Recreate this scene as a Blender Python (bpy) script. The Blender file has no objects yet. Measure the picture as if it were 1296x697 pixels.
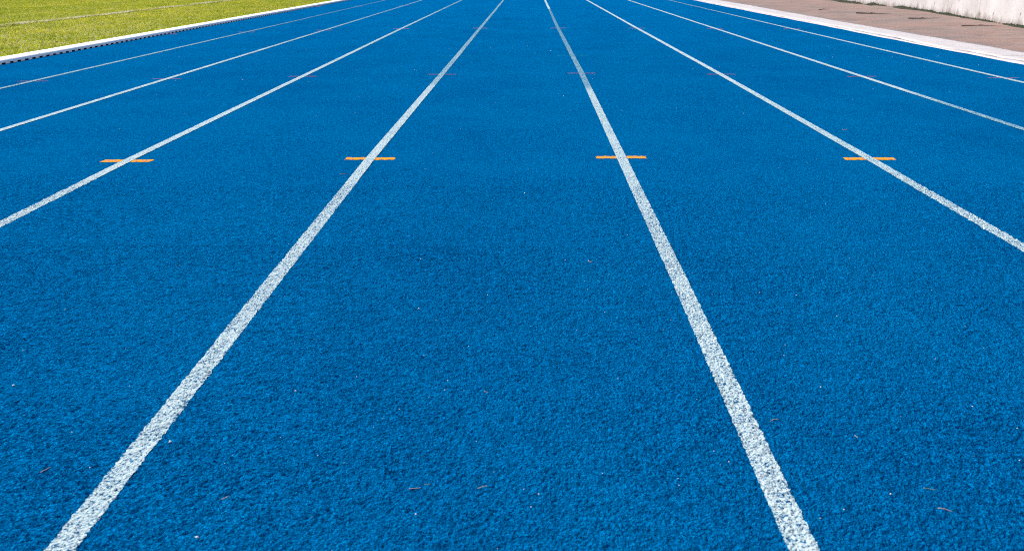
import bpy, math, random
import numpy as np
from mathutils import Matrix, Vector

R = math.radians
random.seed(7)
rng = np.random.default_rng(11)
scene = bpy.context.scene
col = scene.collection

# ------------------------------------------------------------------ camera
cam_data = bpy.data.cameras.new("camera")
cam = bpy.data.objects.new("camera", cam_data)
col.objects.link(cam)
cam_data.sensor_width = 36.0
cam_data.lens = 36.0 * 980.0 / 1296.0
cam_data.clip_start = 0.02
cam_data.clip_end = 3000.0
cam.matrix_world = (Matrix.Translation((0.0, 0.0, 0.8866)) @ Matrix.Rotation(R(1.218), 4, 'Z')
                    @ Matrix.Rotation(R(90.0 - 21.665), 4, 'X') @ Matrix.Rotation(R(-0.32), 4, 'Z'))
cam_data.dof.use_dof = True
cam_data.dof.focus_distance = 3.3
cam_data.dof.aperture_fstop = 7.5
scene.camera = cam

# ------------------------------------------------------------------ sky, sun, exposure
SUN_EL, SUN_AZ = 40.0, -50.0          # azimuth from +Y, clockwise positive
world = bpy.data.worlds.new("World")
scene.world = world
world.use_nodes = True
wn = world.node_tree
sky = wn.nodes.new('ShaderNodeTexSky')
sky.sky_type = 'NISHITA'
sky.sun_disc = False
sky.sun_elevation = R(SUN_EL)
sky.sun_rotation = R(SUN_AZ)
sky.dust_density = 3.0
wn.links.new(sky.outputs[0], wn.nodes['Background'].inputs[0])
wn.nodes['Background'].inputs[1].default_value = 0.15
sun_data = bpy.data.lights.new("sun", 'SUN')
sun_data.energy = 3.7
sun_data.angle = R(1.2)
sun_data.color = (1.0, 0.975, 0.94)
sun = bpy.data.objects.new("sun", sun_data)
col.objects.link(sun)
sd = Vector((math.sin(R(SUN_AZ)) * math.cos(R(SUN_EL)), math.cos(R(SUN_AZ)) * math.cos(R(SUN_EL)), math.sin(R(SUN_EL))))
sun.rotation_euler = sd.to_track_quat('Z', 'Y').to_euler()
sun.location = (-20, 6, 30)
scene.view_settings.view_transform = 'Standard'
scene.view_settings.look = 'None'
scene.view_settings.gamma = 1.0
scene.view_settings.exposure = 0.45
scene.view_settings.use_curve_mapping = False
scene.cycles.use_denoising = False          # keep the fine grain of rubber and grass
scene.cycles.filter_width = 1.0

# ------------------------------------------------------------------ material helpers
class NT:
    def __init__(self, name):
        self.m = bpy.data.materials.new(name)
        self.m.use_nodes = True
        self.t = self.m.node_tree
        self.b = self.t.nodes['Principled BSDF']
        self.b.inputs['Roughness'].default_value = 0.8
        self.b.inputs['Specular IOR Level'].default_value = 0.3
    def n(self, kind, **kw):
        nd = self.t.nodes.new(kind)
        for k, v in kw.items():
            if k.startswith('i_'):
                nd.inputs[k[2:].replace('_', ' ')].default_value = v
            else:
                setattr(nd, k, v)
        return nd
    def l(self, a, b):
        self.t.links.new(a, b)
    def pos(self):
        return self.n('ShaderNodeNewGeometry').outputs['Position']
    def mapping(self, src, scale=(1, 1, 1)):
        mp = self.n('ShaderNodeMapping')
        mp.inputs['Scale'].default_value = scale
        self.l(src, mp.inputs['Vector'])
        return mp.outputs[0]
    def noise(self, vec, scale, detail=2.0, rough=0.5, dist=0.0):
        nd = self.n('ShaderNodeTexNoise')
        nd.inputs['Scale'].default_value = scale
        nd.inputs['Detail'].default_value = detail
        nd.inputs['Roughness'].default_value = rough
        nd.inputs['Distortion'].default_value = dist
        self.l(vec, nd.inputs['Vector'])
        return nd.outputs[0]
    def voronoi(self, vec, scale, out='Distance', feature='F1'):
        nd = self.n('ShaderNodeTexVoronoi', feature=feature)
        nd.inputs['Scale'].default_value = scale
        self.l(vec, nd.inputs['Vector'])
        return nd.outputs[out]
    def ramp(self, fac, stops):
        nd = self.n('ShaderNodeValToRGB')
        e = nd.color_ramp.elements
        while len(e) < len(stops):
            e.new(0.5)
        for i, (p, c) in enumerate(stops):
            e[i].position = p
            e[i].color = (*c, 1) if len(c) == 3 else c
        self.l(fac, nd.inputs[0])
        return nd.outputs[0]
    def rng(self, v, a, b, c=0.0, d=1.0):
        nd = self.n('ShaderNodeMapRange')
        self.l(v, nd.inputs[0])
        for i, x in enumerate((a, b, c, d)):
            nd.inputs[i + 1].default_value = x
        return nd.outputs[0]
    def math(self, op, a, b=None):
        nd = self.n('ShaderNodeMath', operation=op)
        for i, v in enumerate((a, b)):
            if v is None:
                continue
            if isinstance(v, (int, float)):
                nd.inputs[i].default_value = v
            else:
                self.l(v, nd.inputs[i])
        return nd.outputs[0]
    def mix(self, fac, a, b, mode='MIX'):
        nd = self.n('ShaderNodeMix', data_type='RGBA', blend_type=mode)
        for i, v in ((0, fac), (6, a), (7, b)):
            if isinstance(v, (int, float)):
                nd.inputs[i].default_value = v
            elif isinstance(v, tuple):
                nd.inputs[i].default_value = (*v, 1)
            else:
                self.l(v, nd.inputs[i])
        return nd.outputs[2]
    def bump(self, h, dist, strength=1.0):
        nd = self.n('ShaderNodeBump')
        nd.inputs['Distance'].default_value = dist
        nd.inputs['Strength'].default_value = strength
        self.l(h, nd.inputs['Height'])
        self.l(nd.outputs[0], self.b.inputs['Normal'])
    def col(self, c):
        if isinstance(c, tuple):
            self.b.inputs['Base Color'].default_value = (*c, 1)
        else:
            self.l(c, self.b.inputs['Base Color'])

BLUE = (0.0012, 0.125, 0.365)

def rubber_colour(m, p):
    """blue rubber: granule by granule variation, pit shade painted as dark blotches and specks, soft patches, a few bleached or dirty areas"""
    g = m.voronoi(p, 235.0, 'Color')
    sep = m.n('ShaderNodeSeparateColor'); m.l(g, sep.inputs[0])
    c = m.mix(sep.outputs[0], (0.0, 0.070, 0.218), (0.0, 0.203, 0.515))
    pit_shade = m.noise(p, 75.0, 3.0, 0.65)
    c = m.mix(m.rng(pit_shade, 0.47, 0.36, 0.0, 0.85), c, (0.0, 0.032, 0.116))  # shade of open pits painted into the colour, scattered independently of the relief
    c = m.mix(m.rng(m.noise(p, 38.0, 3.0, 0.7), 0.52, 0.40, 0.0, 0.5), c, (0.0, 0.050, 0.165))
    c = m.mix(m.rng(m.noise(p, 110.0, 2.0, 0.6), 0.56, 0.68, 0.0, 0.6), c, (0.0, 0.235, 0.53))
    c = m.mix(m.rng(m.noise(p, 215.0, 2.0, 0.5), 0.40, 0.34, 0.0, 0.9), c, (0.0, 0.018, 0.078))  # dark granule specks, doubling as painted shade in the small pits
    wide = m.noise(m.mapping(p, (1.0, 0.35, 1.0)), 0.55, 4.0, 0.6)
    c = m.mix(m.rng(wide, 0.52, 0.34, 0.0, 0.38), c, (0.0, 0.080, 0.245))
    big = m.noise(p, 1.3, 4.0, 0.6)
    c = m.mix(m.rng(big, 0.35, 0.65, 0.0, 0.35), c, (0.0, 0.162, 0.405))
    mid = m.noise(p, 7.0, 4.0, 0.65)
    c = m.mix(m.rng(mid, 0.5, 0.75, 0.0, 0.3), c, (0.0, 0.074, 0.222))
    return c

def mat_track():
    m = NT("blue_rubber")
    p = m.pos()
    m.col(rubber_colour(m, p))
    m.b.inputs['Roughness'].default_value = 0.9
    m.b.inputs['Specular IOR Level'].default_value = 0.0
    v = m.voronoi(p, 225.0, 'Distance')
    n = m.noise(p, 150.0, 3.0, 0.65)
    open_ = m.math('MULTIPLY', m.math('SUBTRACT', m.noise(p, 32.0, 3.0, 0.6), 0.5), 0.35)
    h = m.math('SUBTRACT', m.math('ADD', m.math('MULTIPLY', v, -0.35), n), open_)
    m.bump(m.rng(h, 0.18, 0.46), 0.0050, 1.0)
    return m.m

def mat_line():
    m = NT("white_line_paint")
    p = m.pos()
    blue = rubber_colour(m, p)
    wear = m.n('ShaderNodeAttribute', attribute_name='wear').outputs['Fac']
    n1 = m.noise(p, 200.0, 2.0, 0.6)
    n2 = m.noise(p, 18.0, 3.0, 0.6)
    n = m.math('ADD', n1, m.math('MULTIPLY', m.math('SUBTRACT', n2, 0.5), 0.22))
    edge = m.math('ADD', m.math('MULTIPLY', wear, 0.36), 0.365)
    d = m.math('SUBTRACT', n, edge)
    bare = m.rng(d, 0.03, -0.03)
    thin = m.noise(p, 95.0, 2.0, 0.5)
    white = m.mix(m.rng(thin, 0.35, 0.62, 0.30, 0.0), (0.50, 0.55, 0.555), (0.18, 0.33, 0.38))
    white = m.mix(m.math('MULTIPLY', wear, 1.55), white, (0.19, 0.38, 0.42))
    dirt = m.noise(p, 27.0, 4.0, 0.7)
    white = m.mix(m.rng(dirt, 0.58, 0.75, 0.0, 0.4), white, (0.42, 0.37, 0.36))
    m.col(m.mix(bare, white, m.mix(0.6, blue, (0.025, 0.105, 0.155))))
    m.b.inputs['Specular IOR Level'].default_value = 0.03
    v = m.voronoi(p, 190.0, 'Distance', 'SMOOTH_F1')
    m.bump(m.math('ADD', m.math('MULTIPLY', v, -1.0), m.math('MULTIPLY', n1, 0.8)), 0.004, 0.8)
    return m.m

def mat_mark(name, c, bare_at):
    m = NT(name)
    p = m.pos()
    n = m.noise(p, 150.0, 3.0, 0.65)
    tint = m.mix(m.noise(p, 60.0, 2.0), c, tuple(min(1, x * 1.25) for x in c))
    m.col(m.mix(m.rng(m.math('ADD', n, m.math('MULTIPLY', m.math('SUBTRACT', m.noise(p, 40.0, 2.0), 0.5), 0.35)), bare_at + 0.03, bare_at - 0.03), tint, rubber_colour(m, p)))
    m.b.inputs['Specular IOR Level'].default_value = 0.0
    m.bump(n, 0.003, 0.7)
    return m.m

def mat_concrete():
    m = NT("pale_concrete")
    p = m.pos()
    a = m.noise(p, 3.0, 6.0, 0.65)
    c = m.mix(m.rng(a, 0.35, 0.7), (0.50, 0.47, 0.47), (0.41, 0.375, 0.37))
    s = m.noise(p, 22.0, 5.0, 0.7)
    c = m.mix(m.rng(s, 0.60, 0.72, 0.0, 0.6), c, (0.33, 0.29, 0.27))
    f = m.noise(p, 160.0, 3.0, 0.7)
    c = m.mix(m.rng(f, 0.55, 0.75, 0.0, 0.4), c, (0.40, 0.37, 0.36))
    m.col(c)
    m.b.inputs['Roughness'].default_value = 0.9
    m.bump(m.math('ADD', f, s), 0.004, 0.6)
    return m.m

def mat_apron():
    m = NT("dusty_apron")
    p = m.pos()
    a = m.noise(p, 0.9, 5.0, 0.6, 0.4)
    c = m.mix(m.rng(a, 0.35, 0.65), (0.235, 0.146, 0.118), (0.26, 0.183, 0.158))
    g = m.noise(m.mapping(p, (1.0, 1.7, 1.0)), 1.1, 5.0, 0.62, 0.8)
    c = m.mix(m.rng(g, 0.48, 0.64, 0.0, 0.8), c, (0.15, 0.13, 0.125))
    s = m.noise(m.mapping(p, (0.7, 5.0, 1.0)), 2.2, 5.0, 0.65, 1.2)
    c = m.mix(m.rng(s, 0.55, 0.66, 0.0, 0.75), c, (0.10, 0.08, 0.07))
    f = m.noise(p, 30.0, 5.0, 0.7)
    c = m.mix(m.rng(f, 0.5, 0.75, 0.0, 0.35), c, (0.29, 0.22, 0.195))
    m.col(c)
    m.b.inputs['Roughness'].default_value = 0.95
    m.bump(m.math('ADD', f, g), 0.012, 0.7)
    return m.m

def mat_wall():
    m = NT("stained_whitewash")
    uv = m.n('ShaderNodeUVMap', uv_map='UVMap').outputs[0]
    a = m.noise(m.mapping(uv, (1, 1, 1)), 1.6, 5.0, 0.6)
    c = m.mix(m.rng(a, 0.35, 0.7), (0.47, 0.455, 0.46), (0.37, 0.35, 0.345))
    up = m.n('ShaderNodeSeparateXYZ'); m.l(uv, up.inputs[0])
    z = up.outputs[1]
    st = m.noise(m.mapping(uv, (16, 0.55, 1)), 1.0, 4.0, 0.7)
    zone = m.rng(m.noise(uv, 0.8, 3.0, 0.6), 0.42, 0.62)
    c = m.mix(m.math('MULTIPLY', m.rng(st, 0.50, 0.68, 0.0, 0.8), zone), c, (0.26, 0.21, 0.20))
    st2 = m.noise(m.mapping(uv, (42, 1.4, 1)), 1.0, 3.0, 0.6)
    c = m.mix(m.math('MULTIPLY', m.rng(st2, 0.60, 0.70, 0.0, 0.7), zone), c, (0.13, 0.11, 0.105))
    # splash-back grime with a ragged top edge
    rag = m.math('MULTIPLY', m.noise(m.mapping(uv, (3.5, 0.5, 1)), 1.0, 5.0, 0.75), 0.52)
    g = m.rng(m.math('SUBTRACT', m.math('SUBTRACT', rag, 0.13), z), 0.0, 0.12)
    c = m.mix(m.math('MULTIPLY', g, 0.85), c, (0.16, 0.125, 0.112))
    pit = m.voronoi(m.mapping(uv, (7, 4.2, 1)), 1.0)
    gate = m.noise(uv, 1.9, 2.0)
    pits = m.math('MULTIPLY', m.rng(pit, 0.17, 0.10), m.rng(gate, 0.50, 0.58))
    c = m.mix(m.math('MULTIPLY', pits, 0.75), c, (0.09, 0.08, 0.078))
    m.col(c)
    m.b.inputs['Roughness'].default_value = 0.92
    f = m.noise(m.pos(), 40.0, 5.0, 0.7)
    m.bump(m.math('SUBTRACT', f, m.math('MULTIPLY', pits, 1.5)), 0.008, 0.6)
    return m.m

def mat_kerb():
    m = NT("white_enamel")
    p = m.pos()
    a = m.noise(m.mapping(p, (6, 1, 6)), 4.0, 5.0, 0.7)
    c = m.mix(m.rng(a, 0.55, 0.78, 0.0, 0.55), (0.82, 0.82, 0.83), (0.55, 0.50, 0.47))
    n = m.noise(p, 60.0, 3.0, 0.7)
    c = m.mix(m.rng(n, 0.68, 0.74, 0.0, 0.7), c, (0.30, 0.26, 0.24))
    m.col(c)
    m.b.inputs['Roughness'].default_value = 0.5
    return m.m

def mat_turf():
    m = NT("turf_soil")
    p = m.pos()
    a = m.noise(p, 2.0, 5.0, 0.65)
    c = m.mix(a, (0.25, 0.265, 0.015), (0.40, 0.36, 0.035))
    m.col(m.mix(m.rng(m.noise(p, 45.0, 4.0, 0.7), 0.45, 0.7), c, (0.13, 0.15, 0.014)))
    m.bump(m.noise(p, 70.0, 4.0, 0.7), 0.03, 1.0)
    return m.m

def mat_grass(name, white=False):
    m = NT(name)
    vc = m.n('ShaderNodeAttribute', attribute_name='tint')
    m.col(vc.outputs['Color'])
    m.b.inputs['Roughness'].default_value = 0.6
    m.b.inputs['Specular IOR Level'].default_value = 0.25
    tr = m.n('ShaderNodeBsdfTranslucent')
    m.l(vc.outputs['Color'], tr.inputs[0])
    mx = m.n('ShaderNodeMixShader')
    mx.inputs[0].default_value = 0.45
    m.l(m.b.outputs[0], mx.inputs[1]); m.l(tr.outputs[0], mx.inputs[2])
    m.l(mx.outputs[0], m.t.nodes['Material Output'].inputs[0])
    return m.m

def mat_plain(name, c, c2, scale=30.0, rough=0.85):
    m = NT(name)
    n = m.noise(m.pos(), scale, 3.0, 0.6)
    m.col(m.mix(n, c, c2))
    m.b.inputs['Roughness'].default_value = rough
    m.bump(n, 0.002, 0.5)
    return m.m

M = dict(track=mat_track(), line=mat_line(),
         orange=mat_mark("orange_paint", (0.66, 0.25, 0.003), 0.42),
         red=mat_mark("faded_red_paint", (0.26, 0.065, 0.075), 0.50),
         green=mat_mark("faded_green_paint", (0.005, 0.14, 0.20), 0.47),
         concrete=mat_concrete(), apron=mat_apron(), wall=mat_wall(), kerb=mat_kerb(), turf=mat_turf(),
         grass=mat_grass("grass_blades"),
         soil=mat_plain("bare_soil", (0.10, 0.085, 0.07), (0.17, 0.14, 0.11), 5.0),
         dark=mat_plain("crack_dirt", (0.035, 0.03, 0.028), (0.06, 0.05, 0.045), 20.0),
         moss=mat_plain("damp_moss", (0.008, 0.014, 0.005), (0.025, 0.032, 0.012), 25.0),
         straw=mat_plain("dry_straw", (0.42, 0.28, 0.20), (0.58, 0.44, 0.33), 200.0),
         straw_green=mat_plain("green_straw", (0.12, 0.25, 0.16), (0.25, 0.34, 0.16), 200.0),
         twig=mat_plain("twig_bark", (0.05, 0.035, 0.028), (0.13, 0.10, 0.085), 60.0),
         grit=mat_plain("pale_grit", (0.62, 0.54, 0.50), (0.85, 0.84, 0.82), 300.0),
         leaf=mat_plain("dead_leaf", (0.05, 0.03, 0.02), (0.12, 0.07, 0.04), 80.0))

# ------------------------------------------------------------------ object helpers
def put(name, me, mat, parent=None, **props):
    o = bpy.data.objects.new(name, me)
    col.objects.link(o)
    if mat is not None and not me.materials:
        me.materials.append(mat)
    if parent is not None:
        o.parent = parent
    for k, v in props.items():
        o[k] = v
    return o

def np_mesh(name, verts, quads=None, tris=None):
    """fast mesh from arrays"""
    me = bpy.data.meshes.new(name)
    verts = np.asarray(verts, dtype=np.float32)
    loops, starts, n = [], [], 0
    for f, k in ((quads, 4), (tris, 3)):
        if f is None or not len(f):
            continue
        f = np.asarray(f, dtype=np.int32)
        loops.append(f.ravel())
        starts.append(n + np.arange(len(f), dtype=np.int32) * k)
        n += f.size
    me.vertices.add(len(verts))
    me.vertices.foreach_set('co', verts.ravel())
    loops = np.concatenate(loops); starts = np.concatenate(starts)
    me.loops.add(len(loops))
    me.loops.foreach_set('vertex_index', loops)
    me.polygons.add(len(starts))
    me.polygons.foreach_set('loop_start', starts)
    me.update(calc_edges=True)
    me.validate()
    return me

def smooth(me):
    me.polygons.foreach_set('use_smooth', np.ones(len(me.polygons), dtype=bool))

def grid_faces(ny, nx, base=0):
    i = np.arange((ny - 1) * (nx - 1))
    r, c = i // (nx - 1), i % (nx - 1)
    a = base + r * nx + c
    return np.stack([a, a + 1, a + nx + 1, a + nx], 1)

class MB:
    def __init__(self):
        self.v, self.f = [], []
    def add(self, vs, fs):
        b = len(self.v)
        self.v += [tuple(x) for x in vs]
        self.f += [tuple(b + i for i in f) for f in fs]
    def box(self, x0, x1, y0, y1, z0, z1):
        self.add([(x0, y0, z0), (x1, y0, z0), (x1, y1, z0), (x0, y1, z0), (x0, y0, z1), (x1, y0, z1), (x1, y1, z1), (x0, y1, z1)],
                 [(0, 3, 2, 1), (4, 5, 6, 7), (0, 1, 5, 4), (1, 2, 6, 5), (2, 3, 7, 6), (3, 0, 4, 7)])
    def tube(self, pts, rad, n=5):
        pts = [Vector(p) for p in pts]
        vs = []
        for i, p in enumerate(pts):
            t = (pts[min(i + 1, len(pts) - 1)] - pts[max(i - 1, 0)]).normalized()
            u = t.cross(Vector((0, 0, 1)))
            if u.length < 1e-4:
                u = Vector((1, 0, 0))
            u.normalize(); w = u.cross(t)
            r = rad[i] if isinstance(rad, (list, tuple)) else rad
            for k in range(n):
                a = 2 * math.pi * k / n
                vs.append(p + u * (r * math.cos(a)) + w * (r * math.sin(a)))
        fs = []
        for i in range(len(pts) - 1):
            for k in range(n):
                a, b = i * n + k, i * n + (k + 1) % n
                fs.append((a, b, b + n, a + n))
        fs.append(tuple(range(n))[::-1]); fs.append(tuple((len(pts) - 1) * n + k for k in range(n)))
        self.add(vs, fs)
    def mesh(self, name):
        me = bpy.data.meshes.new(name)
        me.from_pydata(self.v, [], self.f)
        me.update()
        return me

# ------------------------------------------------------------------ noise on arrays
def hash2(ix, iy, seed):
    h = (ix.astype(np.int64) * 374761393 + iy.astype(np.int64) * 668265263 + seed * 1442695041) & 0xFFFFFFFF
    h = ((h ^ (h >> 13)) * 1274126177) & 0xFFFFFFFF
    h = ((h ^ (h >> 16)) * 2246822519) & 0xFFFFFFFF
    h = h ^ (h >> 15)
    return (h & 0xFFFFFF).astype(np.float32) / float(0x1000000)

def vnoise(x, y, cell, seed):
    x = x / cell; y = y / cell
    ix, iy = np.floor(x), np.floor(y)
    fx, fy = x - ix, y - iy
    fx = fx * fx * (3 - 2 * fx); fy = fy * fy * (3 - 2 * fy)
    a = hash2(ix, iy, seed); b = hash2(ix + 1, iy, seed); c = hash2(ix, iy + 1, seed); d = hash2(ix + 1, iy + 1, seed)
    return (a + (b - a) * fx) * (1 - fy) + (c + (d - c) * fx) * fy

def granules(x, y, cell, seed):
    """domed grains of uneven height, one to a cell"""
    x = x / cell; y = y / cell
    ix, iy = np.floor(x), np.floor(y)
    best = np.zeros_like(x)
    for dx in (-1, 0, 1):
        for dy in (-1, 0, 1):
            jx, jy = ix + dx, iy + dy
            px = jx + 0.1 + 0.8 * hash2(jx, jy, seed); py = jy + 0.1 + 0.8 * hash2(jx, jy, seed + 1)
            hh = 0.35 + 0.65 * hash2(jx, jy, seed + 2)
            d2 = (x - px) ** 2 + (y - py) ** 2
            best = np.maximum(best, hh * np.clip(1 - d2 / 0.9, 0, 1))
    return best

NEAR_END = 3.6
def relief(x, y):
    """height in metres of the rubber's nubbly top"""
    x = np.asarray(x, dtype=np.float64) + 50.0; y = np.asarray(y, dtype=np.float64) + 50.0
    wx = x + 0.004 * (vnoise(x, y, 0.012, 31) - 0.5); wy = y + 0.004 * (vnoise(x, y, 0.012, 37) - 0.5)
    g = granules(wx, wy, 0.0050, 1)
    raw = 0.55 * vnoise(x, y, 0.0044, 5) + 0.3 * g + 0.15 * vnoise(x, y, 0.010, 7)
    open_ = 0.6 * vnoise(x, y, 0.030, 9) + 0.4 * vnoise(x, y, 0.085, 10)     # where the coat lies open and pitted
    pit = np.clip(0.36 + 0.30 * open_ - raw, 0, 0.22)
    h = -0.014 * pit + 0.0021 * g + 0.0022 * (vnoise(x, y, 0.017, 11) - 0.5) - 0.0002
    return h

def fade(x, y):
    f = np.clip((NEAR_END - y) / 0.35, 0, 1) * np.clip((y - 0.62) / 0.1, 0, 1)
    hw = np.where(y < 1.5, 1.35, np.where(y < 2.5, 2.05, 2.75))
    return f * np.clip((hw - np.abs(x)) / 0.12, 0, 1)

def ground_z(x, y):
    x = np.asarray(x, dtype=np.float64); y = np.asarray(y, dtype=np.float64)
    return relief(x, y) * fade(x, y)

# ------------------------------------------------------------------ ground, turf, track
L_EDGE = -5.43
TRACK_Y0, TRACK_Y1 = -14.0, 95.0

def sheet(name, x0, x1, y0, y1, z, mat, **props):
    return put(name, np_mesh(name, [(x0, y0, z), (x1, y0, z), (x1, y1, z), (x0, y1, z)], quads=[(0, 1, 2, 3)]), mat, **props)

sheet('ground', -600, 600, -400, 900, -0.12, M['soil'], kind='structure')
sheet('infield_turf', -70, -5.40, -14, 95, -0.012, M['turf'], kind='structure')

# right-hand rim of the rubber wanders a little
def edge_x(y):
    y = np.asarray(y, dtype=np.float64)
    return 4.715 + 0.05 * (vnoise(y + 40, y * 0 + 3.3, 2.3, 71) - 0.5) + 0.035 * (vnoise(y + 40, y * 0 + 1.7, 0.45, 72) - 0.5) + 0.012 * (vnoise(y + 40, y * 0, 0.12, 73) - 0.5)

V, Q, base = [], [], 0
def band(x0, x1, y0, y1, dx, dy, relief_on=True):
    global base
    nx = max(2, int(round((x1 - x0) / dx)) + 1); ny = max(2, int(round((y1 - y0) / dy)) + 1)
    X, Y = np.meshgrid(np.linspace(x0, x1, nx), np.linspace(y0, y1, ny))
    Z = ground_z(X, Y) if relief_on else X * 0
    V.append(np.stack([X.ravel(), Y.ravel(), Z.ravel()], 1))
    Q.append(grid_faces(ny, nx, base)); base += nx * ny
band(-1.35, 1.35, 0.62, 1.5, 0.0026, 0.0031)
band(-2.05, 2.05, 1.5, 2.5, 0.0032, 0.0041)
band(-2.75, 2.75, 2.5, NEAR_END, 0.0047, 0.0068)
for hw, y0, y1 in ((1.35, 0.62, 1.5), (2.05, 1.5, 2.5), (2.75, 2.5, NEAR_END)):
    band(L_EDGE, -hw, y0, y1, 10, 10, False); band(hw, 4.60, y0, y1, 10, 10, False)
band(L_EDGE, 4.60, TRACK_Y0, 0.62, 50, 50, False)
band(L_EDGE, 4.60, NEAR_END, TRACK_Y1, 50, 100, False)
ys = np.concatenate([np.arange(TRACK_Y0, 5, 0.5), np.arange(5, 27, 0.04), np.arange(27, TRACK_Y1 + .1, 1.0)])
X = np.stack([ys * 0 + 4.60, edge_x(ys)], 1)
V.append(np.stack([X.ravel(), np.repeat(ys, 2), X.ravel() * 0], 1)); Q.append(grid_faces(len(ys), 2, base)); base += 2 * len(ys)
me = np_mesh('running_track', np.concatenate(V), quads=np.concatenate(Q)); smooth(me)
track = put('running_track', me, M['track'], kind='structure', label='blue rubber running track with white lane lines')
under = sheet('track_bed', L_EDGE + .02, 4.58, TRACK_Y0 + .1, TRACK_Y1 - .1, -0.016, M['track'])
under.parent = track

# ------------------------------------------------------------------ painted lane lines
def interp(tab, y):
    return np.interp(y, [a for a, _ in tab], [b for _, b in tab])

# hand-laid lines wander a centimetre or two off true
LX = dict(A=-4.255, B=-3.145, C=-1.99, D=-0.775, E=0.458, F=1.68, G=2.875, H=4.01)
COURSE = dict(C=[(2.7, -1.982), (3.8, -1.998), (12.7, -1.995), (24.5, -1.95)],
              D=[(1.0, -0.768), (2.2, -0.779), (3.8, -0.788), (7.0, -0.772), (12.7, -0.752), (24.3, -0.715)],
              E=[(1.0, 0.452), (2.2, 0.462), (3.8, 0.470), (7.1, 0.484), (12.7, 0.472), (24.2, 0.500)],
              F=[(2.5, 1.673), (3.8, 1.688), (7.0, 1.704), (12.6, 1.692), (24.0, 1.700)])
def line_x(k, y):
    return interp(COURSE[k], y) if k in COURSE else LX[k] + 0 * y

def painted_line(k, width, wear, label):
    x = LX[k]
    ya = np.arange(0.62, NEAR_END + .3, 0.0036)
    yb = NEAR_END + .3 + np.cumsum(np.linspace(0.008, 0.09, 420))
    yc = np.arange(yb[-1] + 0.5, TRACK_Y1 - 1, 1.0)
    y = np.concatenate([np.arange(TRACK_Y0 + 1, 0.6, 0.5), ya, yb, yc])
    cols = np.linspace(-1, 1, 13)
    Y = np.repeat(y[:, None], len(cols), 1)
    rag_l = (vnoise(y + 9, y * 0 + x + 20, 0.0065, 81) - 0.5) * 0.0038
    rag_r = (vnoise(y + 9, y * 0 + x + 30, 0.0065, 83) - 0.5) * 0.0038
    drift = (vnoise(y + 60, y * 0 + x + 70, 3.1, 85) - 0.5) * 0.005
    x = line_x(k, y)
    xl = x - width / 2 + rag_l + drift; xr = x + width / 2 + rag_r + drift
    X = xl[:, None] + (xr - xl)[:, None] * (cols[None, :] * 0.5 + 0.5)
    f = fade(X, Y)
    Z = relief(X, Y) * f + 0.0009 * f + 0.0024 * (1 - f)
    me = np_mesh('lane_line', np.stack([X.ravel(), Y.ravel(), Z.ravel()], 1), quads=grid_faces(len(y), len(cols)))
    smooth(me)
    at = me.attributes.new('wear', 'FLOAT', 'POINT')
    w = interp(wear, Y) + 0.05 * (vnoise(Y + 5, X + 90, 0.35, 86) - 0.5)
    at.data.foreach_set('value', np.clip(w, 0, 1).astype(np.float32).ravel())
    return put('lane_line', me, M['line'], track, label=label)

painted_line('A', 0.050, [(0, .34), (9, .38), (12, .46), (16, .55)], 'lane line nearest the white metal kerb')
painted_line('B', 0.050, [(0, .16), (8, .2), (12, .34), (18, .42)], 'second lane line from the white metal kerb')
painted_line('C', 0.050, [(0, .15), (7, .17), (14, .3), (20, .4)], 'third lane line from the kerb, crossed by the leftmost orange mark')
painted_line('D', 0.050, [(0, .16), (6.3, .17), (6.5, .36), (14, .42), (24, .42)], 'left centre lane line running to the bottom left')
painted_line('E', 0.050, [(0, .16), (6.1, .18), (6.3, .43), (12, .5), (18.6, .52), (18.9, .10), (30, .08)], 'right centre lane line with a long worn grey stretch')
painted_line('F', 0.050, [(0, .17), (5, .18), (7, .12), (25, .08)], 'bright lane line crossed by the rightmost orange mark')
painted_line('G', 0.050, [(0, .4), (5.3, .38), (6.2, .14), (25, .08)], 'second lane line from the concrete edge, faded at its near end')
painted_line('H', 0.050, [(0, .2), (13, .2), (18, .38), (25, .42)], 'lane line nearest the pale concrete edge')

# ------------------------------------------------------------------ short cross marks for the hurdles
def cross_mark(x, y, length, depth, mat, label, x_off=0.0):
    nx, ny = 60, 8
    X, Y = np.meshgrid(np.linspace(-length / 2, length / 2, nx), np.linspace(-depth / 2, depth / 2, ny))
    X = X + x + x_off; Y = Y + y
    e = (np.abs(np.linspace(-1, 1, ny)) == 1)[:, None]
    Y = Y + e * (vnoise(X * 1.0 + 40, Y * 0 + y, 0.012, 91) - 0.5) * 0.012
    ex = (np.abs(np.linspace(-1, 1, nx)) == 1)[None, :]
    X = X + ex * (vnoise(Y + 40, X * 0 + x + 60, 0.012, 92) - 0.5) * 0.014
    me = np_mesh('hurdle_mark', np.stack([X.ravel(), Y.ravel(), X.ravel() * 0 + 0.0011], 1), quads=grid_faces(ny, nx))
    return put('hurdle_mark', me, mat, track, label=label)

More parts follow.
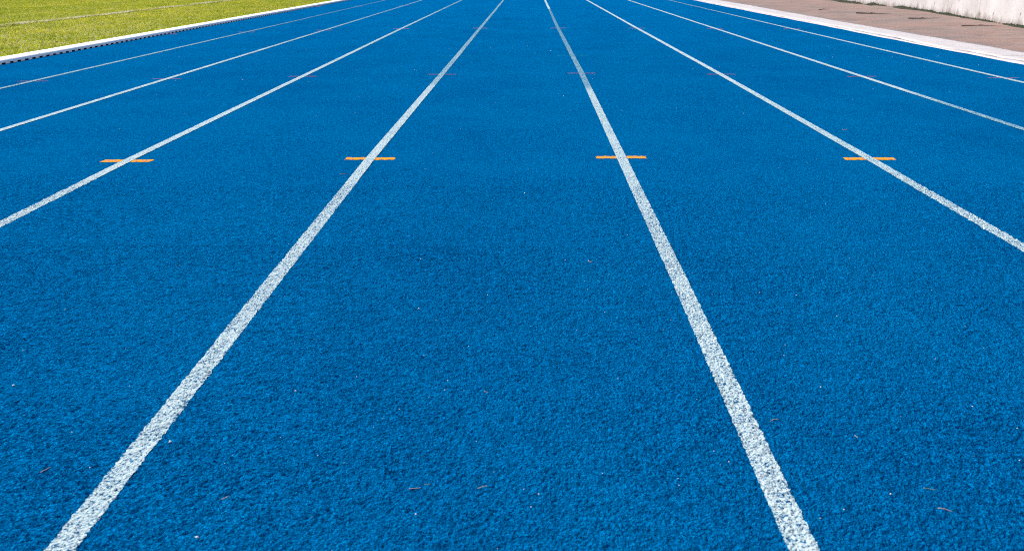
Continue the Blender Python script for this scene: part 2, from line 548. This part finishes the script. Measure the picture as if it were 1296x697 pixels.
WHERE = dict(A='on the line nearest the metal kerb', B='on the second line from the metal kerb', C='on the third line from the metal kerb',
             D='on the left centre line', E='on the right centre line', F='on the third line from the concrete edge',
             G='on the second line from the concrete edge', H='on the line nearest the concrete edge')
for k, y in (('C', 3.765), ('D', 3.81), ('E', 3.835), ('F', 3.80)):
    cross_mark(float(line_x(k, y)), y, 0.248, 0.052, M['orange'], 'orange cross mark ' + WHERE[k])
for k, y in (('A', 6.72), ('B', 6.85), ('C', 6.99), ('D', 7.10), ('E', 7.15), ('F', 7.05), ('G', 6.88), ('H', 6.76)):
    cross_mark(float(line_x(k, y)), y, 0.25, 0.034, M['red'], 'nearer thin red cross mark ' + WHERE[k])
for k, y in (('A', 12.15), ('B', 12.48), ('C', 12.72), ('D', 12.77), ('E', 12.72), ('F', 12.64), ('G', 12.52), ('H', 12.35)):
    cross_mark(float(line_x(k, y)), y, 0.25, 0.07, M['red'], 'farther thin red cross mark ' + WHERE[k])
for k, y in (('A', 20.51), ('B', 20.74)):
    cross_mark(float(line_x(k, y)), y, 0.25, 0.10, M['red'], 'faint far red cross mark ' + WHERE[k])
for k, y in (('D', 8.62), ('E', 8.66)):
    cross_mark(float(line_x(k, y)), y, 0.34, 0.05, M['green'], 'faint green cross mark ' + WHERE[k])
cross_mark(-5.25, 11.85, 0.13, 0.10, M['red'], 'red cross mark at the foot of the metal kerb')
cross_mark(-5.24, 20.3, 0.14, 0.13, M['red'], 'far red cross mark at the foot of the metal kerb')

# ------------------------------------------------------------------ white metal kerb on the left
KX = -5.325                      # foot of its track-side face
PITCH, NSLOT = 0.13, 24
SEC = PITCH * NSLOT
def kerb_section_mesh():
    mb = MB()
    W_, H_, S_ = 0.215, 0.046, 0.015
    y0, y1 = 0.0015, SEC - 0.0015
    # outer profile from the slot top on the track side, over the rounded top, down the turf side
    prof = [(0.0, S_), (0.0, H_ * 0.62), (-0.004, H_ * 0.82), (-0.013, H_ * 0.95), (-0.027, H_), (-W_ * 0.5, H_ + 0.003), (-W_ + 0.03, H_),
            (-W_ + 0.012, H_ * 0.92), (-W_, H_ * 0.68), (-W_, -0.02)]
    inner = [(x * 0.97 - 0.004, z - 0.004 if z > 0.02 else z) for x, z in prof]
    n = len(prof)
    vs = [(x, y0, z) for x, z in prof] + [(x, y1, z) for x, z in prof] + [(x, y0, z) for x, z in inner] + [(x, y1, z) for x, z in inner]
    fs = []
    for i in range(n - 1):
        fs.append((i, i + 1, n + i + 1, n + i))
        fs.append((2 * n + i + 1, 2 * n + i, 3 * n + i, 3 * n + i + 1))
        fs.append((i + 1, i, 2 * n + i, 2 * n + i + 1))
        fs.append((n + i, n + i + 1, 3 * n + i + 1, 3 * n + i))
    fs.append((0, n, 3 * n, 2 * n))
    mb.add(vs, fs)
    for k in range(NSLOT):                                       # feet between the drainage slots
        a = k * PITCH + 0.002
        mb.box(-0.006, -0.0004, a, a + PITCH * 0.5, -0.006, S_ + 0.002)
    return mb.mesh('kerb_section')
kerb = bpy.data.objects.new('track_kerb', None); col.objects.link(kerb)
kerb.location = (KX, 0, 0)
kerb['label'] = 'low white metal kerb with drainage slots between the grass and the blue track'
kerb['category'] = 'kerb'
ksm = kerb_section_mesh()
for i in range(-3, 17):
    s = put('kerb_section', ksm, M['kerb'], kerb)
    s.location = (random.uniform(-.0015, .0015), i * SEC + 1.02, 0)
# dark drain bed under the hollow kerb
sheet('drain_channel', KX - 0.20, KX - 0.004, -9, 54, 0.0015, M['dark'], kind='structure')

# ------------------------------------------------------------------ turf blades
def blades(name, n, xr, yr, hgt, wid, mat, tint_fn, keep=None, lean=0.9, **props):
    # more blades near the camera
    x = rng.uniform(xr[0], xr[1], n); u = rng.uniform(0, 1, n)
    y = yr[0] + (yr[1] - yr[0]) * u
    if keep is not None:
        k = keep(x, y); x, y = x[k], y[k]; n = len(x)
    a = rng.uniform(0, 2 * math.pi, n); b = rng.uniform(0, 2 * math.pi, n)
    patch = vnoise(x + 80, y + 5, 0.5, 3)
    h = hgt * rng.uniform(0.5, 1.25, n) * (0.75 + 0.5 * patch)
    w = wid * rng.uniform(0.7, 1.3, n)
    ln = h * lean * rng.uniform(0.3, 1.3, n)
    bx, by = np.cos(a) * w / 2, np.sin(a) * w / 2
    tx, ty = np.cos(b) * ln, np.sin(b) * ln
    z0 = np.full(n, -0.012)
    P = np.stack([np.stack([x - bx, y - by, z0], 1), np.stack([x + bx, y + by, z0], 1),
                  np.stack([x + bx * .7 + tx * .35, y + by * .7 + ty * .35, z0 + h * .65], 1),
                  np.stack([x + tx, y + ty, z0 + h], 1)], 1).reshape(-1, 3)
    i = np.arange(n) * 4
    T = np.concatenate([np.stack([i, i + 1, i + 2], 1), np.stack([i, i + 2, i + 3], 1)])
    me = np_mesh(name, P, tris=T)
    c = tint_fn(x, y, n)
    ca = me.color_attributes.new('tint', 'FLOAT_COLOR', 'POINT')
    ca.data.foreach_set('color', np.repeat(np.concatenate([c, np.ones((n, 1))], 1), 4, 0).astype(np.float32).ravel())
    return put(name, me, mat, **props)

def grass_tint(x, y, n):
    p = vnoise(x + 80, y + 5, 0.28, 12) * .45 + vnoise(x + 80, y + 5, 1.1, 13) * .35 + vnoise(x + 80, y * .4 + 5, 3.0, 14) * .2
    p = np.clip((p - .5) * 2.0 + .55 + rng.normal(0, .12, n), 0, 1)[:, None]
    g = np.array([[.26, .33, .013]]); d = np.array([[.475, .46, .040]])
    c = g * (1 - p) + d * p
    dry = (rng.uniform(0, 1, n) < .02)[:, None]
    c = np.where(dry, np.array([[.46, .38, .14]]), c)
    return c * rng.uniform(.8, 1.15, (n, 1))

FIELD_X, FIELD_W = -8.98, 0.10
def seen(x, y):      # turf within a good margin of the photograph's view
    return (y > 6.0) & (x < -5.57) & (x > -0.80 * y - 1.0) & (np.abs(x - FIELD_X) > FIELD_W / 2 - .04)
blades('grass', 330000, (-23, -5.55), (6, 30), 0.027, 0.012, M['grass'], grass_tint, seen, kind='stuff',
       label='short yellow-green grass of the infield beside the track', category='grass')
def paint_tint(x, y, n):
    p = np.clip(vnoise(x + 80, y + 5, 0.35, 21) * 1.1 + rng.normal(0, .18, n) - .05, 0, 1)[:, None]
    return np.array([[.44, .42, .14]]) * (1 - p) + np.array([[.66, .62, .46]]) * p
blades('field_line', 15000, (FIELD_X - FIELD_W / 2, FIELD_X + FIELD_W / 2), (6, 34), 0.040, 0.012, M['grass'], paint_tint, None,
       kind='stuff', label='faded white line painted across the infield grass', category='field line')

# taller ragged tufts leaning over the back of the kerb
tv = blades('grass_fringe', 9000, (-5.62, -5.555), (6, 30), 0.064, 0.010, M['grass'], grass_tint, None, 0.8, kind='stuff',
       label='ragged grass fringe growing against the back of the metal kerb', category='grass')

# ------------------------------------------------------------------ concrete edge, apron on the right
CZ = 0.008
crack = [(-14, 4.90), (6, 4.88), (7.97, 4.89), (8.33, 4.86), (9.02, 4.87), (9.25, 4.79), (9.71, 4.79), (10.16, 4.82), (10.68, 4.86), (11.19, 4.87), (11.8, 4.85), (12.46, 4.84),
         (14, 4.80), (17, 4.79), (24, 4.81), (95, 4.8)]
def strip_slab(name, y, xa, xb, z, thick, parent, nx=6, relief_amp=0.002):
    t = np.linspace(0, 1, nx)
    X = xa[:, None] + (xb - xa)[:, None] * t; Y = np.repeat(y[:, None], nx, 1)
    Z = z + relief_amp * (vnoise(X + 30, Y + 30, 0.2, 44) - .5) * 2
    Z[:, 0] -= 0.003; Z[:, -1] -= 0.003
    top = np.stack([X.ravel(), Y.ravel(), Z.ravel()], 1)
    N = len(top)
    side_a = np.stack([xa, y, y * 0 + z - thick], 1); side_b = np.stack([xb, y, y * 0 + z - thick], 1)
    ny = len(y)
    r = np.arange(ny - 1)
    Fq = [grid_faces(ny, nx), np.stack([r * nx, (r + 1) * nx, N + r + 1, N + r], 1),
          np.stack([r * nx + nx - 1, N + ny + r, N + ny + r + 1, (r + 1) * nx + nx - 1], 1)]
    me = np_mesh(name, np.concatenate([top, side_a, side_b]), quads=np.concatenate(Fq)); smooth(me)
    return put(name, me, M['concrete'], parent)

sheet('edging_bed', 4.62, 5.3, TRACK_Y0, TRACK_Y1, -0.004, M['dark'], kind='structure')
edge = bpy.data.objects.new('concrete_edging', None); col.objects.link(edge)
edge['label'] = 'pale cracked concrete edging strip along the right rim of the blue track'
edge['category'] = 'edging'
def wob(y, s, a, c):
    return a * (vnoise(y + 40, y * 0 + s, c, 60) - .5)
def conc_outer(y):
    return 5.375 + wob(y, 2.2, .10, 2.6) + wob(y, 4.4, .04, .5)
def crack_x(y):
    return interp(crack, y) + wob(y, 7.7, .035, .25) + wob(y, 9.1, .012, .06)
joints = [-14.0, -5.0, 2.0, 8.42, 15.3, 22.1, 29, 36, 50, 70, 95]
for a, b in zip(joints[:-1], joints[1:]):
    st = 0.05 if a < 29 and b > 2 else 0.5
    y = np.arange(a + 0.004, b - 0.003, st)
    y = np.append(y, b - 0.004)
    gap = 0.016 + 0.034 * vnoise(y + 3, y * 0, .4, 66)
    strip_slab('edging_lip', y, edge_x(y) - 0.012, crack_x(y) - gap / 2, CZ - .001, 0.05, edge, 3)
    sk = np.linspace(0, 1, len(y)) * 0
    strip_slab('edging_slab', y, crack_x(y) + gap / 2, conc_outer(y), CZ + .002, 0.06, edge, 7)

wall_pts = [(6.55, -14), (6.55, 7.0), (6.85, 9.6), (7.31, 12.09), (7.76, 14.27), (8.05, 16.66), (8.16, 19.0), (8.17, 22.0), (8.15, 30), (8.15, 95)]
wx = lambda y: np.interp(y, [p[1] for p in wall_pts], [p[0] for p in wall_pts])
ys = np.concatenate([np.arange(-14, 5, .5), np.arange(5, 28, .08), np.arange(28, 95.1, 1.0)])
t = np.linspace(0, 1, 26)
xa, xb = conc_outer(ys) - 0.03, wx(ys) + 0.12
X = xa[:, None] + (xb - xa)[:, None] * t; Y = np.repeat(ys[:, None], len(t), 1)
Z = -0.004 + 0.028 * (vnoise(X + 20, Y + 20, 0.6, 50) - .5) + 0.012 * (vnoise(X + 20, Y + 20, 0.16, 51) - .5) + 0.02 * t[None, :]
Z[:, 0] = -0.01
me = np_mesh('dirt_apron', np.stack([X.ravel(), Y.ravel(), Z.ravel()], 1), quads=grid_faces(len(ys), len(t))); smooth(me)
put('dirt_apron', me, M['apron'], kind='structure', label='dusty pinkish-brown strip of ground between the concrete edging and the wall')

# ------------------------------------------------------------------ stained white wall
def wall_mesh(off0, off1, z0, z1, ystep=.25, nz=8):
    y = np.concatenate([np.arange(-14, 5, 1.0), np.arange(5, 30, ystep), np.arange(30, 95.1, 2.0)])
    x = wx(y)
    for _ in range(10):
        x[1:-1] = .25 * x[:-2] + .5 * x[1:-1] + .25 * x[2:]
    s = np.concatenate([[0], np.cumsum(np.hypot(np.diff(x), np.diff(y)))])
    zs = np.linspace(z0, z1, nz)
    prof = [(off0, z) for z in zs] + [(off1, z1), (off1, z0)]
    k = len(prof)
    P = np.concatenate([np.stack([x + px, y, y * 0 + pz], 1)[:, None, :] for px, pz in prof], 1)
    P[:, :nz, 0] += 0.008 * (vnoise(P[:, :nz, 1] + 30, P[:, :nz, 2] + 30, .5, 55) - .5)
    me = np_mesh('wall', P.reshape(-1, 3), quads=grid_faces(len(y), k)[:, ::-1])
    uvl = me.uv_layers.new(name='UVMap')
    vi = np.zeros(len(me.loops), dtype=np.int32); me.loops.foreach_get('vertex_index', vi)
    U = np.repeat(s, k); Vv = np.tile(np.array([p[1] for p in prof]), len(y))
    uvl.data.foreach_set('uv', np.stack([U[vi], Vv[vi]], 1).astype(np.float32).ravel())
    return me
wall = put('boundary_wall', wall_mesh(0, .22, -.1, 1.15), M['wall'],
           label='whitewashed wall with dark drip stains and moss along its foot', category='wall')
put('coping', wall_mesh(-.04, .26, 1.151, 1.23, .25, 3), M['wall'], wall)

# moss: small uneven tufts along the foot of the wall
mv, mf = [], []
yy = rng.uniform(7, 30, 11000)
den = vnoise(yy + 10, yy * 0, .5, 77)
yy = yy[(rng.uniform(0, 1, len(yy)) < .6 + den)]
for y in yy:
    d = float(vnoise(np.array([y + 10.0]), np.array([0.0]), .5, 77)[0])
    r = random.uniform(.012, .030) * (.6 + d)
    cx = float(wx(y)) - random.uniform(-.005, .04); cz = random.uniform(0.0, .03) * (.4 + d)
    b = len(mv)
    ph = random.uniform(0, 6)
    for k in range(5):
        a = ph + k * 2 * math.pi / 5
        rr = r * random.uniform(.7, 1.4)
        mv.append((cx + math.cos(a) * rr, y + math.sin(a) * rr * 1.8, cz - .01))
    mv.append((cx + random.uniform(-.4, .4) * r, y + random.uniform(-.5, .5) * r, cz + r * random.uniform(.5, 1.4)))
    mf += [(b + k, b + (k + 1) % 5, b + 5) for k in range(5)]
put('moss', np_mesh('moss', mv, tris=mf), M['moss'], kind='stuff', label='dark green moss line growing along the foot of the wall', category='moss')

# ------------------------------------------------------------------ twigs on the apron
def apron_z(x, y):
    return 0.012
def twig(x, y, length, ang, rad, label, flat=False):
    pts, rr = [], []
    p = Vector((-length / 2, 0, rad * .9)); d = 0.0
    n = 9
    for i in range(n):
        pts.append(p.copy()); rr.append(rad * (1.0 - .75 * i / (n - 1)) * random.uniform(.8, 1.15))
        d += random.uniform(-.22, .22)
        p = p + Vector((math.cos(d), math.sin(d), random.uniform(-.03, .03))) * (length / (n - 1))
        p.z = max(p.z, rad * .5)
    mb = MB(); mb.tube(pts, rr, 6)
    o = put('dry_twig', mb.mesh('dry_twig'), M['twig'], label=label, category='twig', group='dry twigs on the dusty strip')
    o.location = (x, y, apron_z(x, y)); o.rotation_euler.z = ang
    mb2 = MB()
    q = pts[3]; mb2.tube([q, q + Vector((length * .09, length * .07, .01)), q + Vector((length * .2, length * .10, .004))], [rad * .5, rad * .4, rad * .2], 5)
    put('side_shoot', mb2.mesh('side_shoot'), M['twig'], o)
    return o
twig(6.74, 16.1, 0.62, R(-8), .013, 'thick dark twig lying on the dusty strip, farthest from the camera')
twig(6.95, 14.45, 0.50, R(-6), .011, 'dark twig in the middle of the dusty strip')
twig(7.05, 12.65, 0.75, R(4), .007, 'long thin twig near the wall at the right edge')
twig(6.35, 17.6, 0.30, R(12), .008, 'short thin twig close to the far end of the concrete edging')

# ------------------------------------------------------------------ straws and chips on the track
def straw(x, y, length, ang, bend, mat, label, rad=.0007):
    n = 8
    pts = []
    d = -bend / 2; p = Vector((0, 0, 0))
    for i in range(n):
        pts.append(p.copy())
        p = p + Vector((math.cos(d), math.sin(d), 0)) * (length / (n - 1)); d += bend / (n - 1)
    c = (pts[0] + pts[-1]) / 2
    wpts = []
    for q in pts:
        q = q - c
        wxp = x + q.x * math.cos(ang) - q.y * math.sin(ang); wyp = y + q.x * math.sin(ang) + q.y * math.cos(ang)
        wpts.append((wxp, wyp))
    zs = [float(ground_z(np.array([a]), np.array([b]))[0]) for a, b in wpts]
    zb = max(zs) + rad
    mb = MB()
    mb.tube([(a - x, b - y, (max(z, zb - .0015) + rad * .6) - zb) for (a, b), z in zip(wpts, zs)], [rad * (1 - .06 * i) for i in range(n)], 5)
    me = mb.mesh('grass_straw'); smooth(me)
    o = put('grass_straw', me, mat, label=label, category='straw', group='dry grass straws on the track')
    o.location = (x, y, zb)
    return o
S, SG = M['straw'], M['straw_green']
straw(1.843, 4.54, .034, R(180), -2.6, S, 'pale curled straw just right of the bright line, beyond the rightmost orange mark', .0018)
straw(-0.092, 1.521, .010, R(-20), .5, S, 'tiny pale straw in the middle of the centre lane')
straw(-0.205, 1.173, .022, R(12), .5, S, 'pinkish straw at the bottom of the centre lane, left one of a pair')
straw(-0.183, 1.184, .011, R(5), .1, SG, 'short pale green straw just right of the pinkish straw')
straw(-0.081, 1.176, .021, R(22), -.8, S, 'bent pinkish straw at the bottom of the centre lane, right one of a pair')
straw(0.732, 1.122, .023, R(-30), -.9, S, 'bent brown straw right of the right centre line near the bottom')
straw(0.735, 1.182, .022, R(-18), -.2, SG, 'thin green straw right of the right centre line near the bottom')
straw(-0.918, 1.218, .020, R(60), .2, S, 'straight pale straw left of the left centre line near the bottom')
straw(-0.544, 1.141, .015, R(38), .1, S, 'small straw just right of the left centre line near the bottom')
straw(0.521, 1.41, .022, R(15), -1.1, S, 'curved pale straw touching the right side of the right centre line')
straw(0.668, 1.352, .010, R(-70), .4, S, 'tiny brown straw a little right of the right centre line')
straw(-0.856, 3.495, .030, R(10), -.6, S, 'small pale straw just below the orange mark on the left centre line', .0013)
straw(0.204, 2.354, .022, R(120), -2.0, S, 'small curled straw in the right half of the centre lane', .0011)

# pale grit: grains and paint chips sprinkled over the rubber
n = 520
gx = rng.uniform(-4.6, 4.4, n); gy = 0.8 + 9.0 * rng.uniform(0, 1, n) ** 1.5
near = 170
gx[:near] = rng.uniform(-1.3, 1.3, near); gy[:near] = rng.uniform(0.85, 2.4, near)
gz = ground_z(gx, gy)
sz = rng.lognormal(math.log(.0011), .42, n) * (0.8 + 0.13 * gy)
P, T = [], []
octa = np.array([(1, 0, 0), (-1, 0, 0), (0, 1, 0), (0, -1, 0), (0, 0, .7), (0, 0, -.7)])
of = np.array([(0, 2, 4), (2, 1, 4), (1, 3, 4), (3, 0, 4), (2, 0, 5), (1, 2, 5), (3, 1, 5), (0, 3, 5)])
for i in range(n):
    a = rng.uniform(0, 6.28); c, s = math.cos(a), math.sin(a)
    q = octa * sz[i] * rng.uniform(.6, 1.4, (6, 3))
    P.append(np.stack([gx[i] + q[:, 0] * c - q[:, 1] * s, gy[i] + q[:, 0] * s + q[:, 1] * c, gz[i] + q[:, 2] + sz[i] * .5], 1)); T.append(of + 6 * i)
put('grit', np_mesh('grit', np.concatenate(P), tris=np.concatenate(T)), M['grit'], kind='stuff',
    label='pale specks of grit sprinkled over the blue track', category='grit')

# two dead leaf scraps on the kerb
def scrap(x, y, z, s, ang, label):
    mb = MB()
    mb.add([(-s, 0, .002), (-.3 * s, .45 * s, .006), (.5 * s, .35 * s, .004), (s, 0, .010), (.4 * s, -.4 * s, .003), (-.4 * s, -.35 * s, .005), (0, 0, .001)],
           [(0, 1, 6), (1, 2, 6), (2, 3, 6), (3, 4, 6), (4, 5, 6), (5, 0, 6)])
    o = put('dead_leaf', mb.mesh('dead_leaf'), M['leaf'], label=label, category='leaf', group='dead leaf scraps on the kerb')
    o.location = (x, y, z); o.rotation_euler.z = ang
scrap(KX - .02, 8.66, .043, .016, .9, 'dark leaf scrap on the kerb near the left edge')
scrap(KX - .10, 9.55, .046, .014, .2, 'smaller dark leaf scrap on the kerb, farther along')
